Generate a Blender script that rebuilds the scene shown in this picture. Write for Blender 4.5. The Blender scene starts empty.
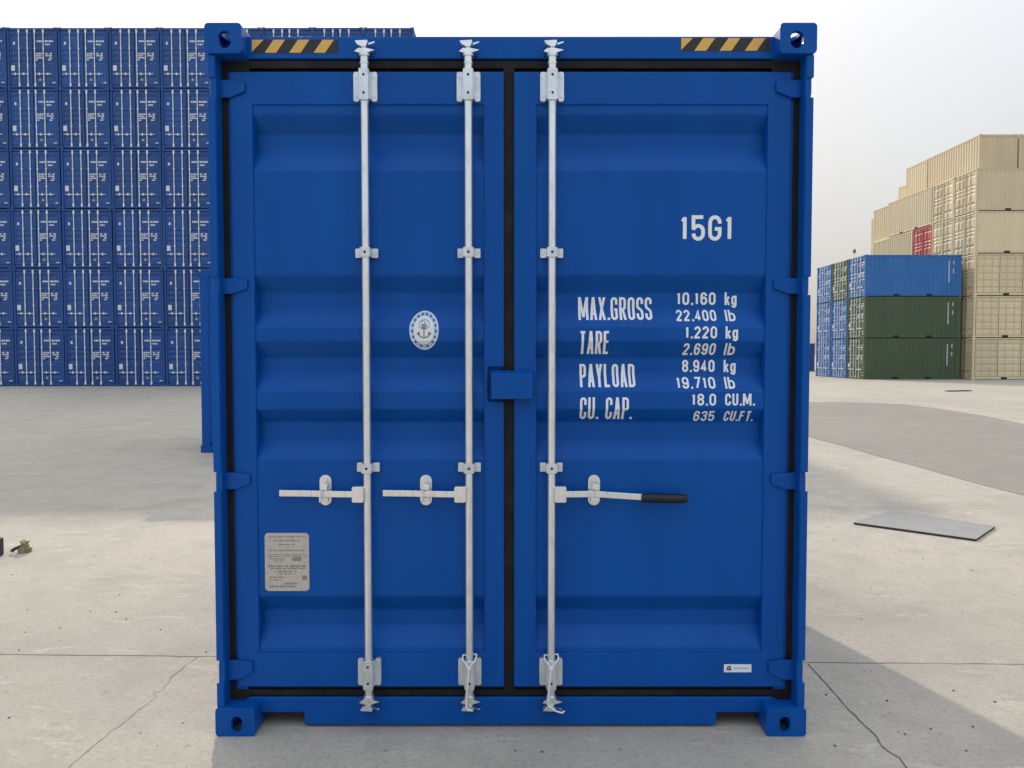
import bpy, bmesh, math, random
from mathutils import Vector, Matrix
random.seed(7)
S = bpy.context.scene
COL = S.collection
PI = math.pi
R = math.radians

# ------------------------------------------------------------------ camera
F_PX, PITCH, CAM_H = 765.0, 0.03887, 1.577
cd = bpy.data.cameras.new('camera')
cd.sensor_fit = 'HORIZONTAL'; cd.sensor_width = 36.0
cd.lens = F_PX / 1024 * 36.0
cd.clip_start = 0.05; cd.clip_end = 3000
cam = bpy.data.objects.new('camera', cd); COL.objects.link(cam)
cam.location = (0, 0, CAM_H)
cam.rotation_euler = (PI / 2 - PITCH, 0, 0)
S.camera = cam

# ------------------------------------------------------------------ light
SUN_DX, SUN_C = 0.30, 1.75          # light travels (DX*C, -C, -1)
sun_el = math.atan(1 / (SUN_C * math.sqrt(1 + SUN_DX ** 2)))
sun_az = math.atan(SUN_DX)          # from +Y towards -X
w = bpy.data.worlds.new('World'); S.world = w; w.use_nodes = True
nt = w.node_tree; nt.nodes.clear()
sky = nt.nodes.new('ShaderNodeTexSky'); sky.sky_type = 'NISHITA'
sky.sun_disc = False; sky.sun_elevation = sun_el; sky.sun_rotation = -sun_az
sky.altitude = 0; sky.air_density = 1.0; sky.dust_density = 5.0; sky.ozone_density = 1.0
gm = nt.nodes.new('ShaderNodeGamma'); gm.inputs['Gamma'].default_value = 0.14      # thin bright haze evens the sky out
hsv = nt.nodes.new('ShaderNodeHueSaturation'); hsv.inputs['Saturation'].default_value = 2.1; hsv.inputs['Value'].default_value = 3.3
bg = nt.nodes.new('ShaderNodeBackground'); bg.inputs['Strength'].default_value = 0.15
wo = nt.nodes.new('ShaderNodeOutputWorld')
nt.links.new(sky.outputs[0], gm.inputs[0]); nt.links.new(gm.outputs[0], hsv.inputs['Color']); 
tcw = nt.nodes.new('ShaderNodeTexCoord'); sep = nt.nodes.new('ShaderNodeSeparateXYZ'); zr = nt.nodes.new('ShaderNodeMapRange')
zr.inputs['To Min'].default_value = 0.70; zr.inputs['To Max'].default_value = 2.05                # hazy sky: brighter overhead
vm = nt.nodes.new('ShaderNodeVectorMath'); vm.operation = 'SCALE'
nt.links.new(tcw.outputs['Generated'], sep.inputs[0]); nt.links.new(sep.outputs['Z'], zr.inputs['Value'])
nt.links.new(hsv.outputs[0], vm.inputs[0]); nt.links.new(zr.outputs[0], vm.inputs['Scale']); nt.links.new(vm.outputs[0], bg.inputs['Color'])
nt.links.new(bg.outputs[0], wo.inputs['Surface'])
sl = bpy.data.lights.new('sun', 'SUN'); sl.energy = 2.0; sl.angle = R(0.8); sl.color = (1.0, 0.90, 0.76)
so = bpy.data.objects.new('sun', sl); COL.objects.link(so)
so.rotation_euler = Vector((SUN_DX * SUN_C, -SUN_C, -1)).to_track_quat('-Z', 'Y').to_euler()
so.location = (-20, 60, 40)
S.view_settings.view_transform = 'Standard'; S.view_settings.look = 'None'
S.view_settings.exposure = 0.36; S.view_settings.gamma = 1.0
S.render.engine = 'CYCLES'
S.render.resolution_x = 1024; S.render.resolution_y = 768

# ------------------------------------------------------------------ helpers
def U(px, py, Y):
    """metres (x, z) of a measured point that lies in the upright plane at distance Y"""
    u, v = (px - 512) / F_PX, (384 - py) / F_PX
    t = Y / (math.cos(PITCH) + v * math.sin(PITCH))
    return u * t, CAM_H + t * (v * math.cos(PITCH) - math.sin(PITCH))
def G(px, py):
    """metres (x, y) of a measured point on the ground"""
    u, v = (px - 512) / F_PX, (384 - py) / F_PX
    dz = v * math.cos(PITCH) - math.sin(PITCH)
    t = -CAM_H / dz
    return u * t, t * (math.cos(PITCH) + v * math.sin(PITCH))

class MB:
    def __init__(s): s.v = []; s.f = []; s.mi = []; s.sm = []; s.cur = 0
    def add(s, vs, fs, smooth=False):
        o = len(s.v); s.v += [tuple(p) for p in vs]
        for f in fs:
            s.f.append(tuple(i + o for i in f)); s.mi.append(s.cur); s.sm.append(smooth)
    def box(s, x0, x1, y0, y1, z0, z1):
        if x0 > x1: x0, x1 = x1, x0
        if y0 > y1: y0, y1 = y1, y0
        if z0 > z1: z0, z1 = z1, z0
        s.add([(x0,y0,z0),(x1,y0,z0),(x1,y1,z0),(x0,y1,z0),(x0,y0,z1),(x1,y0,z1),(x1,y1,z1),(x0,y1,z1)],
              [(3,2,1,0),(4,5,6,7),(0,1,5,4),(1,2,6,5),(2,3,7,6),(3,0,4,7)])
    def prism(s, poly, y0, y1):
        """poly in (x, z), anticlockwise seen from the front (-y), extruded along y"""
        n = len(poly)
        vs = [(x, y0, z) for x, z in poly] + [(x, y1, z) for x, z in poly]
        fs = [tuple(range(n)), tuple(range(2 * n - 1, n - 1, -1))]
        fs += [(i, i + n, (i + 1) % n + n, (i + 1) % n) for i in range(n)]
        s.add(vs, fs)
    def prism_z(s, poly, z0, z1):
        n = len(poly)
        vs = [(x, y, z0) for x, y in poly] + [(x, y, z1) for x, y in poly]
        fs = [tuple(range(n - 1, -1, -1)), tuple(range(n, 2 * n))]
        fs += [(i, (i + 1) % n, (i + 1) % n + n, i + n) for i in range(n)]
        s.add(vs, fs)
    def tube(s, a, b, r0, r1=None, n=14, caps=True):
        if r1 is None: r1 = r0
        a, b = Vector(a), Vector(b); d = (b - a).normalized()
        up = Vector((0, 0, 1)) if abs(d.z) < .9 else Vector((1, 0, 0))
        p = d.cross(up).normalized(); q = d.cross(p)
        o = [(p * math.cos(2*PI*i/n) + q * math.sin(2*PI*i/n)) for i in range(n)]
        s.add([a + e * r0 for e in o] + [b + e * r1 for e in o],
              [(i, i + n, (i + 1) % n + n, (i + 1) % n) for i in range(n)], True)
        if caps:
            s.add([a + e * r0 for e in o], [tuple(range(n))]); s.add([b + e * r1 for e in o], [tuple(range(n - 1, -1, -1))])
    def path(s, pts, r, n=8):
        for i in range(len(pts) - 1): s.tube(pts[i], pts[i + 1], r, r, n)
    def build(s, name, mats, parent=None, bevel=0, loc=None):
        me = bpy.data.meshes.new(name)
        me.from_pydata(s.v, [], s.f)
        if not isinstance(mats, (list, tuple)): mats = [mats]
        for m in mats: me.materials.append(m)
        for p, i, k in zip(me.polygons, s.mi, s.sm): p.material_index = i; p.use_smooth = k
        me.update()
        bm = bmesh.new(); bm.from_mesh(me); bmesh.ops.recalc_face_normals(bm, faces=bm.faces); bm.to_mesh(me); bm.free()
        o = bpy.data.objects.new(name, me); COL.objects.link(o)
        if parent: o.parent = parent
        if loc: o.location = loc
        if bevel:
            b = o.modifiers.new('bevel', 'BEVEL'); b.width = bevel; b.segments = 2
            b.limit_method = 'ANGLE'; b.angle_limit = R(40); b.harden_normals = False
        return o

def empty(name, loc, rz=0):
    o = bpy.data.objects.new(name, None); COL.objects.link(o)
    o.location = loc; o.rotation_euler = (0, 0, rz); o.empty_display_size = .2
    return o
def tag(o, label=None, cat=None, group=None, kind=None):
    if label: o['label'] = label
    if cat: o['category'] = cat
    if group: o['group'] = group
    if kind: o['kind'] = kind
    return o
def children(o): return [c for c in bpy.data.objects if c.parent == o]
def copy_tree(o, parent=None, tree=None):
    c = o.copy(); COL.objects.link(c)
    if parent: c.parent = parent
    for ch in tree[o]: copy_tree(ch, c, tree)
    return c
def tree_of(o):
    t = {}
    def rec(p):
        t[p] = children(p)
        for c in t[p]: rec(c)
    rec(o); return t
def rrect(x0, x1, z0, z1, r, n=5):
    pts = []
    for cx, cz, a in ((x1 - r, z0 + r, -90), (x1 - r, z1 - r, 0), (x0 + r, z1 - r, 90), (x0 + r, z0 + r, 180)):
        for k in range(n + 1):
            t = R(a + 90 * k / n); pts.append((cx + r * math.cos(t), cz + r * math.sin(t)))
    return pts
def ellipse(cx, cz, rx, rz, n=40): return [(cx + rx*math.cos(2*PI*k/n), cz + rz*math.sin(2*PI*k/n)) for k in range(n)]

# ------------------------------------------------------------------ materials
def mat(name, col, rough=.5, metal=0, spec=.5):
    m = bpy.data.materials.new(name); m.use_nodes = True
    b = m.node_tree.nodes['Principled BSDF']
    b.inputs['Base Color'].default_value = (*col, 1); b.inputs['Roughness'].default_value = rough
    b.inputs['Metallic'].default_value = metal; b.inputs['Specular IOR Level'].default_value = spec
    return m
def vary(m, col2, scale=(1, 1, 1), noise=3.0, lo=.4, hi=.7, amount=1.0, rough2=None, bump=0, bump_scale=60, detail=6):
    """second colour through a noise mask, plus a little bump; all in object space"""
    t = m.node_tree; N = t.nodes; L = t.links; b = N['Principled BSDF']
    tc = N.new('ShaderNodeTexCoord'); mp = N.new('ShaderNodeMapping'); mp.inputs['Scale'].default_value = scale
    no = N.new('ShaderNodeTexNoise'); no.inputs['Scale'].default_value = noise; no.inputs['Detail'].default_value = detail
    no.inputs['Roughness'].default_value = .6
    mr = N.new('ShaderNodeMapRange'); mr.inputs['From Min'].default_value = lo; mr.inputs['From Max'].default_value = hi
    mr.inputs['To Max'].default_value = amount
    mx = N.new('ShaderNodeMix'); mx.data_type = 'RGBA'
    mx.inputs['A'].default_value = b.inputs['Base Color'].default_value; mx.inputs['B'].default_value = (*col2, 1)
    L.new(tc.outputs['Object'], mp.inputs['Vector']); L.new(mp.outputs[0], no.inputs['Vector'])
    L.new(no.outputs['Fac'], mr.inputs['Value']); L.new(mr.outputs[0], mx.inputs['Factor'])
    L.new(mx.outputs['Result'], b.inputs['Base Color'])
    if rough2 is not None:
        r = N.new('ShaderNodeMapRange'); r.inputs['To Min'].default_value = b.inputs['Roughness'].default_value
        r.inputs['To Max'].default_value = rough2
        L.new(no.outputs['Fac'], r.inputs['Value']); L.new(r.outputs[0], b.inputs['Roughness'])
    if bump:
        n2 = N.new('ShaderNodeTexNoise'); n2.inputs['Scale'].default_value = bump_scale; n2.inputs['Detail'].default_value = 4
        bp = N.new('ShaderNodeBump'); bp.inputs['Strength'].default_value = bump; bp.inputs['Distance'].default_value = .01
        L.new(tc.outputs['Object'], n2.inputs['Vector']); L.new(n2.outputs['Fac'], bp.inputs['Height'])
        L.new(bp.outputs[0], b.inputs['Normal'])
    return m
M = {}
M['blue'] = vary(mat('blue_paint', (.002, .077, .345), .26, 0, .16), (.003, .092, .392), (2, 2, .5), 2.4, .40, .72, .85, .42, .16, 5)
M['wear'] = vary(mat('blue_paint_side', (.002, .077, .345), .36, 0, .2), (.003, .092, .392), (2, 2, .6), 2.0, .45, .8, .6, .5, .1, 9)
M['rubber'] = vary(mat('rubber_seal', (.007, .0065, .0075), .7, 0, .3), (.018, .015, .014), (1, 1, 1), 8, .45, .7)
M['zinc'] = vary(mat('galvanised_steel', (.90, .91, .90), .24, .90), (.66, .67, .68), (1, 1, .35), 45, .45, .75, .8, .42)
M['bracket'] = vary(mat('bracket_steel', (.78, .81, .84), .30, .80), (.56, .59, .62), (1, 1, .6), 30, .4, .7, .8, .55)
M['hole_shade'] = mat('painted_hole_shade', (.01, .01, .012), .7)  # flat black, the shade inside holes and pockets put into the colour
M['grip'] = mat('black_plastic_grip', (.006, .006, .009), .45)
M['white'] = mat('white_lettering', (.88, .89, .90), .45)
M['yellow'] = vary(mat('yellow_film', (.76, .45, .10), .5), (.70, .40, .09), (1, 1, 1), 20)
M['black'] = mat('black_film', (.018, .016, .018), .5)
M['alu'] = vary(mat('aluminium_plate', (.58, .52, .46), .5, .1), (.48, .43, .38), (1, 1, 1), 40, .4, .7)
M['aluink'] = mat('plate_print', (.26, .245, .23), .6)
M['label'] = mat('label_white', (.82, .83, .86), .5)
M['ink'] = mat('dark_print', (.04, .05, .07), .6)
M['inkblue'] = mat('blue_print', (.05, .13, .30), .6)
M['nylon'] = mat('white_nylon', (.82, .82, .80), .5)
M['under'] = mat('underside_bitumen', (.012, .013, .016), .8)
# containers in the yard
M['navy'] = vary(mat('navy_container_paint', (.006, .062, .255), .42), (.012, .078, .285), (1, 1, .5), 1.5, .4, .7)
M['lightblue'] = vary(mat('mid_blue_container_paint', (.018, .135, .40), .34), (.03, .155, .44), (1, 1, .5), 1.5, .4, .7)
M['green'] = vary(mat('olive_green_container_paint', (.058, .094, .044), .40), (.070, .112, .056), (1, 1, .5), 1.5, .4, .7)
M['cream'] = vary(mat('cream_container_paint', (.72, .60, .395), .55), (.65, .53, .34), (1, 1, .25), 1.6, .4, .75)
M['red'] = vary(mat('red_container_paint', (.52, .095, .11), .5), (.56, .14, .14), (1, 1, .5), 1.5, .4, .7)
M['creamrod'] = mat('cream_painted_rod', (.66, .58, .41), .5)
M['redrod'] = mat('red_painted_rod', (.62, .16, .17), .5)
M['seam'] = mat('dark_door_seal', (.012, .013, .016), .7)
M['creamseam'] = mat('grey_door_seal', (.11, .095, .07), .7)
M['paleink'] = mat('pale_marking', (.70, .73, .78), .6)
M['rodwhite'] = mat('zinc_rod', (.80, .81, .82), .5, .0)

for k in ('navy', 'lightblue', 'green', 'cream'):
    t = M[k].node_tree; P = t.nodes['Principled BSDF']; src = P.inputs['Base Color'].links[0].from_socket
    oi = t.nodes.new('ShaderNodeObjectInfo'); mr = t.nodes.new('ShaderNodeMapRange'); mr.inputs['To Min'].default_value = .86; mr.inputs['To Max'].default_value = 1.12
    hs = t.nodes.new('ShaderNodeHueSaturation'); t.links.new(oi.outputs['Random'], mr.inputs['Value']); t.links.new(mr.outputs[0], hs.inputs['Value'])
    t.links.new(src, hs.inputs['Color']); t.links.new(hs.outputs[0], P.inputs['Base Color'])

# ------------------------------------------------------------------ the ground
def concrete(name, a, b, c, joints=False):
    m = mat(name, a, .85, 0, .35)
    t = m.node_tree; N = t.nodes; L = t.links; P = N['Principled BSDF']
    tc = N.new('ShaderNodeTexCoord')
    def noise(sc, vec=(1, 1, 1), detail=8, rough=.6, dist=0):
        mp = N.new('ShaderNodeMapping'); mp.inputs['Scale'].default_value = vec
        n = N.new('ShaderNodeTexNoise'); n.inputs['Scale'].default_value = sc; n.inputs['Detail'].default_value = detail
        n.inputs['Roughness'].default_value = rough; n.inputs['Distortion'].default_value = dist
        L.new(tc.outputs['Object'], mp.inputs[0]); L.new(mp.outputs[0], n.inputs['Vector']); return n.outputs['Fac']
    def rng(x, lo, hi, to=1.0):
        r = N.new('ShaderNodeMapRange'); r.inputs['From Min'].default_value = lo; r.inputs['From Max'].default_value = hi
        r.inputs['To Max'].default_value = to; L.new(x, r.inputs['Value']); return r.outputs[0]
    def mix(fac, A, B):
        x = N.new('ShaderNodeMix'); x.data_type = 'RGBA'; L.new(fac, x.inputs['Factor'])
        for k, vv in (('A', A), ('B', B)):
            if isinstance(vv, tuple): x.inputs[k].default_value = (*vv, 1)
            else: L.new(vv, x.inputs[k])
        return x.outputs['Result']
    col = mix(rng(noise(.35, (1, .6, 1), 6), .38, .64), a, b)
    col = mix(rng(noise(1.6, (1, 1.0, 1), 8, .65, .6), .48, .74, .75), col, c)          # worn, stained patches
    col = mix(rng(noise(.16, (1, .4, 1), 5), .52, .70, .45), col, c)
    col = mix(rng(noise(1.1, (.12, 1.6, 1), 7, .6, .3), .56, .72, .40), col, c)          # tyre-wide streaks
    col = mix(rng(noise(5.5, (1, 1, 1), 6, .7, .4), .48, .70, .50), col, tuple(x * .72 for x in a))      # mottling
    col = mix(rng(noise(3.4, (.55, 1.3, 1), 6, .72, 1.4), .575, .68, .60), col, tuple(min(x * 1.28, .64) for x in a))   # pale scuffs
    col = mix(rng(noise(42, (1, 1, 1), 3, .7), .46, .68, .55), col, tuple(x * .62 for x in a))           # aggregate grain
    col = mix(rng(noise(15, (1, 1, 1), 3, .5), .66, .73, .55), col, tuple(x * .55 for x in a))
    sp = N.new('ShaderNodeTexVoronoi'); sp.inputs['Scale'].default_value = 3.1
    L.new(tc.outputs['Object'], sp.inputs['Vector'])
    col = mix(rng(sp.outputs['Distance'], .030, .018, .6), col, tuple(x * .35 for x in a))  # scattered specks
    if joints:
        sx = N.new('ShaderNodeSeparateXYZ'); L.new(tc.outputs['Object'], sx.inputs[0])
        def joint(out, off, period, width):
            ad = N.new('ShaderNodeMath'); ad.operation = 'ADD'; ad.inputs[1].default_value = -off; L.new(out, ad.inputs[0])
            pp = N.new('ShaderNodeMath'); pp.operation = 'PINGPONG'; pp.inputs[1].default_value = period / 2; L.new(ad.outputs[0], pp.inputs[0])
            return rng(pp.outputs[0], width * 1.6, width * .7, .8)
        col = mix(joint(sx.outputs['Y'], 8.9, 5.0, .006), col, tuple(x * .42 for x in a))
    L.new(col, P.inputs['Base Color'])
    bp = N.new('ShaderNodeBump'); bp.inputs['Strength'].default_value = .25; bp.inputs['Distance'].default_value = .01
    L.new(noise(45, (1, 1, 1), 5), bp.inputs['Height']); L.new(bp.outputs[0], P.inputs['Normal'])
    return m
M['conc'] = concrete('concrete_yard', (.51, .455, .372), (.44, .393, .325), (.335, .304, .256))
M['grey_strip'] = concrete('grey_strip_surface', (.32, .285, .242), (.285, .258, .222), (.24, .22, .19))
M['crackpale'] = mat('crack_pale', (.24, .22, .195), .9)
M['crack'] = mat('crack_dark', (.12, .11, .10), .9)
M['pad'] = vary(mat('pad_concrete', (.30, .30, .29), .9), (.24, .24, .23), (1, 1, 1), 4)
g = MB()
xs = [-900, -60, -20, -8, 0, 8, 20, 60, 900]; ys = [-300, -20, -5, 5, 15, 30, 60, 120, 1800]
g.add([(x, y, 0) for y in ys for x in xs], [(j*9+i, j*9+i+1, (j+1)*9+i+1, (j+1)*9+i) for j in range(8) for i in range(8)])
tag(g.build('ground', M['conc']), kind='structure')

def sheet(name, pts, z, m):
    b = MB(); b.add([(x, y, z) for x, y in pts], [tuple(range(len(pts)))]); return b.build(name, m)
low = [(812, 438), (840, 445), (870, 454), (920, 467.5), (980, 484.5), (1030, 497)]
up = [(1100, 436), (1024, 424), (985, 416), (940, 409), (905, 404.5), (860, 402.5), (800, 402), (740, 403), (740, 420), (780, 430)]
rp = [G(*p) for p in low] + [(6.0, 6.6), (6.2, 4.0), (6.3, -40), (14, -40), (14, 8)] + [G(*p) for p in up]
tag(sheet('grey_strip', rp, .004, M['grey_strip']), kind='structure')  # darker grey strip laid over the concrete

def strip(name, pts, wd, z, m):
    """a hairline crack of varying width along ground points"""
    b = MB(); V = []
    n = len(pts)
    for i, (x, y) in enumerate(pts):
        a = Vector(pts[max(i - 1, 0)]); c = Vector(pts[min(i + 1, n - 1)]); d = (c - a).normalized()
        ww = wd * random.uniform(.55, 1.3) * .5
        V += [(x - d.y * ww, y + d.x * ww, z), (x + d.y * ww, y - d.x * ww, z)]
    b.add(V, [(2*i, 2*i+1, 2*i+3, 2*i+2) for i in range(n - 1)]); return tag(b.build(name, m), kind='structure')
def jag(pts, step, amp):
    out = []
    for a, b in zip(pts[:-1], pts[1:]):
        k = max(2, int((Vector(b) - Vector(a)).length / step))
        for i in range(k):
            t = i / k; out.append((a[0] + (b[0]-a[0])*t + random.uniform(-amp, amp), a[1] + (b[1]-a[1])*t + random.uniform(-amp, amp)))
    return out + [pts[-1]]
ja, jb = Vector(G(0, 654.5)), Vector(G(1024, 664.5)); jd = jb - ja
strip('slab_joint', jag([tuple(ja - jd * 4), tuple(jb + jd * 4)], .10, .004), .0050, .0015, M['crack'])
strip('concrete_crack', jag([G(*p) for p in ((808, 664), (828, 686), (845, 706), (864, 725), (877, 737), (878, 741), (883, 748), (890, 753), (899, 758), (907, 768), (930, 800))], .04, .002), .0055, .0025, M['crack'])
strip('concrete_crack', jag([G(*p) for p in ((196, 657), (184, 667), (171, 678), (166, 687), (157, 693), (155, 697), (146, 704), (133, 714), (128, 719), (112, 731), (92, 746), (82, 757), (66, 770), (40, 800))], .04, .011), .0032, .0025, M['crackpale'])

# ------------------------------------------------------------------ lettering: narrow painted characters
def arc(cx, cy, rx, ry, a0, a1, n=7): return [(cx + rx*math.cos(R(a0+(a1-a0)*k/n)), cy + ry*math.sin(R(a0+(a1-a0)*k/n))) for k in range(n + 1)]
def glyph(c, a, b, t):
    """strokes (closed?, points) in a box a wide, b high (centre lines)"""
    r = a / 2; q = min(r * 1.15, b * .25); m = b * .54; qu = min(r * 1.15, (b - m) * .49); ql = min(r * 1.15, m * .49)
    O = arc(r, b - q, r, q, 0, 180) + arc(r, q, r, q, 180, 360)
    if c in '0OD' :
        if c == 'D': return [(1, [(0, 0), (0, b), (r, b)] + arc(r, b - q, r, q, 90, 0) + arc(r, q, r, q, 0, -90))]
        return [(1, O)]
    if c == '1': return [(0, [(a*.62, 0), (a*.62, b)]), (0, [(a*.62, b*.96), (a*.12, b*.80)])]
    if c == '2': return [(0, arc(r, b-q, r, q, 180, 0) + [(a, b*.66), (0, b*.06), (0, 0), (a, 0)])]
    if c == '3': return [(0, arc(r, b-qu, r, qu, 180, 0) + arc(r, m+qu, r, qu, 0, -90)), (0, [(r*.7, m)] + arc(r, m-ql, r, ql, 90, 0) + arc(r, ql, r, ql, 0, -180))]
    if c == '4': return [(0, [(a*.72, 0), (a*.72, b), (0, b*.27), (a*1.1, b*.27)])]
    if c == '5': return [(0, [(a, b), (0, b), (0, b*.50)] + arc(r, b*.60-q*.9, r, q*.9, 150, 0) + arc(r, q, r, q, 0, -180))]
    if c == '6': return [(0, arc(r, b-q, r, q, 0, 180) + [(0, q)]), (1, arc(r, q, r, q, 180, 360) + arc(r, b*.60-q, r, q, 0, 180))]
    if c == '9': return [(0, arc(r, q, r, q, 180, 360) + [(a, b-q)]), (1, arc(r, b-q, r, q, 0, 180) + arc(r, b*.40+q, r, q, 180, 360))]
    if c == '7': return [(0, [(0, b), (a, b), (a*.30, 0)])]
    if c == '8': return [(1, arc(r, b-qu, r, qu, 0, 180) + arc(r, m+qu, r, qu, 180, 360)), (1, arc(r, m-ql, r, ql, 0, 180) + arc(r, ql, r, ql, 180, 360))]
    if c == 'A': return [(0, [(-t*.1, -t*1.2), (r, b+t*.9)]), (0, [(r, b+t*.9), (a+t*.1, -t*1.2)]), (0, [(a*.2, b*.25), (a*.8, b*.25)])]
    if c == 'C': return [(0, [(a, b*.68)] + arc(r, b-q, r, q, 0, 180) + arc(r, q, r, q, 180, 360) + [(a, b*.32)])]
    if c == 'G': return [(0, [(a, b*.70)] + arc(r, b-q, r, q, 0, 180) + arc(r, q, r, q, 180, 360) + [(a, b*.46), (a*.5, b*.46)])]
    if c == 'E': return [(0, [(a, b), (0, b), (0, 0), (a, 0)]), (0, [(0, m), (a*.85, m)])]
    if c == 'F': return [(0, [(a, b), (0, b), (0, -t*.5)]), (0, [(0, m), (a*.85, m)])]
    if c == 'L': return [(0, [(0, b+t*.5), (0, 0), (a, 0)])]
    if c == 'M': return [(0, [(0, -t*.5), (0, b+t*.5)]), (0, [(0, b+t*1.2), (r, b*.08)]), (0, [(r, b*.08), (a, b+t*1.2)]), (0, [(a, b+t*.5), (a, -t*.5)])]
    if c == 'P': return [(0, [(0, -t*.5), (0, b), (r, b)] + arc(r, b-q, r, q, 90, 0)[1:] + arc(r, b*.45+q, r, q, 0, -90) + [(0, b*.45)])]
    if c == 'R': return [(0, [(0, -t*.5), (0, b), (r, b)] + arc(r, b-q, r, q, 90, 0)[1:] + arc(r, b*.48+q, r, q, 0, -90) + [(0, b*.48)]), (0, [(r, b*.48), (a, -t*.5)])]
    if c == 'S': return [(0, [(a, b*.73)] + arc(r, b-q, r, q, 0, 180) + [(0, b*.66), (a*.12, b*.56), (a*.88, b*.42), (a, b*.32)] + arc(r, q, r, q, 0, -180) + [(0, b*.27)])]
    if c == 'T': return [(0, [(-t*.15, b), (a+t*.15, b)]), (0, [(r, b), (r, -t*.5)])]
    if c == 'U': return [(0, [(0, b+t*.5)] + arc(r, q, r, q, 180, 360) + [(a, b+t*.5)])]
    if c == 'X': return [(0, [(-t*.2, -t*1.2), (a+t*.2, b+t*1.2)]), (0, [(-t*.2, b+t*1.2), (a+t*.2, -t*1.2)])]
    if c == 'Y': return [(0, [(0, b+t*.5), (r, b*.42)]), (0, [(a, b+t*.5), (r, b*.42)]), (0, [(r, b*.46), (r, -t*.5)])]
    if c == 'k': return [(0, [(0, -t*.5), (0, b+t*.5)]), (0, [(a, b*.68), (0, b*.26)]), (0, [(a*.3, b*.40), (a, -t*.5)])]
    if c == 'l': return [(0, [(0, -t*.5), (0, b+t*.5)])]
    if c == 'b': return [(0, [(0, b+t*.5), (0, 0), (r, 0)] + arc(r, q, r, q, -90, 0)[1:] + arc(r, b*.68-q, r, q, 0, 90) + [(0, b*.68)])]
    if c == 'g': return [(1, arc(r, b*.68-q, r, q, 0, 180) + arc(r, q, r, q, 180, 360)), (0, [(a, b*.68+t*.5)] + arc(r, -b*.27+q, r, q, 0, -170))]
    return []
def ribbon(bm, pts, closed, t, lift):
    P = [Vector(p) for p in pts]; Q = [P[0]]
    for p in P[1:]:
        if (p - Q[-1]).length > 1e-5: Q.append(p)
    if closed and (Q[0] - Q[-1]).length < 1e-5: Q.pop()
    n = len(Q); L_, R_ = [], []
    for i in range(n):
        d0 = (Q[i] - Q[i-1]) if (i > 0 or closed) else None
        d1 = (Q[(i+1) % n] - Q[i]) if (i < n-1 or closed) else None
        if d0 is None: d0 = d1
        if d1 is None: d1 = d0
        d0 = d0.normalized(); d1 = d1.normalized()
        n0 = Vector((-d0.y, d0.x)); n1 = Vector((-d1.y, d1.x)); mm = (n0 + n1)
        mm = mm.normalized() if mm.length > 1e-4 else n0
        k = min(1 / max(mm.dot(n0), .35), 1.9)
        lift -= .000006
        L_.append(bm.verts.new((Q[i].x + mm.x*k*t/2, lift, Q[i].y + mm.y*k*t/2)))
        R_.append(bm.verts.new((Q[i].x - mm.x*k*t/2, lift, Q[i].y - mm.y*k*t/2)))
    for i in range(n if closed else n - 1):
        j = (i + 1) % n
        bm.faces.new((R_[i], R_[j], L_[j], L_[i]))
def word(bm, text, x0, x1, z0, h, t_rel):
    """write text so that it fills x0..x1 with cap height h and baseline z0"""
    full = bm; bm = bmesh.new()
    t = t_rel * h; W = {}; total = 0; gap = .62 * 1.0
    for c in text: W[c] = {'.': .30, ' ': .62, '1': .62, 'l': .26, 'M': 1.45}.get(c, 1.0)
    n = len(text); sp = .24
    units = sum(W[c] for c in text) + sp * (n - 1)
    u = (x1 - x0) / units; x = x0
    for c in text:
        wdt = W[c] * u
        if c == '.':
            bmv = [bm.verts.new(p) for p in ((x + wdt*.1, 0, z0), (x + wdt*.1 + t, 0, z0), (x + wdt*.1 + t, 0, z0 + t), (x + wdt*.1, 0, z0 + t))]
            bm.faces.new(bmv)
        elif c != ' ':
            a = W[c] * u - t
            a = max(a, .0); b = h - t
            for k, (cl, pts) in enumerate(glyph(c, a, b, t)):
                ribbon(bm, [(x + t/2 + px, z0 + t/2 + pz) for px, pz in pts], cl, t, -k * .0004)
        x += wdt + sp * u
    for zc_, nz_ in ((z0 + h, 1),) + (() if 'g' in text else ((z0, -1),)):      # trim stroke ends to the cap height and baseline
        bmesh.ops.bisect_plane(bm, geom=bm.verts[:] + bm.edges[:] + bm.faces[:], plane_co=(0, 0, zc_), plane_no=(0, 0, nz_), dist=1e-6, clear_outer=True)
    tmp = bpy.data.meshes.new('t'); bm.to_mesh(tmp); bm.free(); full.from_mesh(tmp); bpy.data.meshes.remove(tmp)
def letter_obj(bm, name, m, parent, depth=None, breaks=(), off=.0010):
    for zb in breaks:
        bmesh.ops.bisect_plane(bm, geom=bm.verts[:] + bm.edges[:] + bm.faces[:], plane_co=(0, 0, zb), plane_no=(0, 0, 1), dist=1e-6)
    for v in bm.verts: v.co.y = depth(v.co.z) - off + v.co.y
    me = bpy.data.meshes.new(name); bm.to_mesh(me); bm.free(); me.materials.append(m)
    o = bpy.data.objects.new(name, me); COL.objects.link(o); o.parent = parent; return o

# ------------------------------------------------------------------ the big blue container in front
D0, X0 = 3.098, -0.005
CW, CH, CL = 2.438, 2.896, 2.991
HW = CW / 2
def L_(px, py, dep):
    x, z = U(px, py, D0 + dep); return x - X0, z
def Lx(px, dep, py=400): return L_(px, py, dep)[0]
def Lz(py, dep, px=512): return L_(px, py, dep)[1]
big = empty('shipping_container', (X0, D0, 0))
tag(big, 'large blue ten foot container filling the middle, its closed double doors facing us', 'shipping container')

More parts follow.
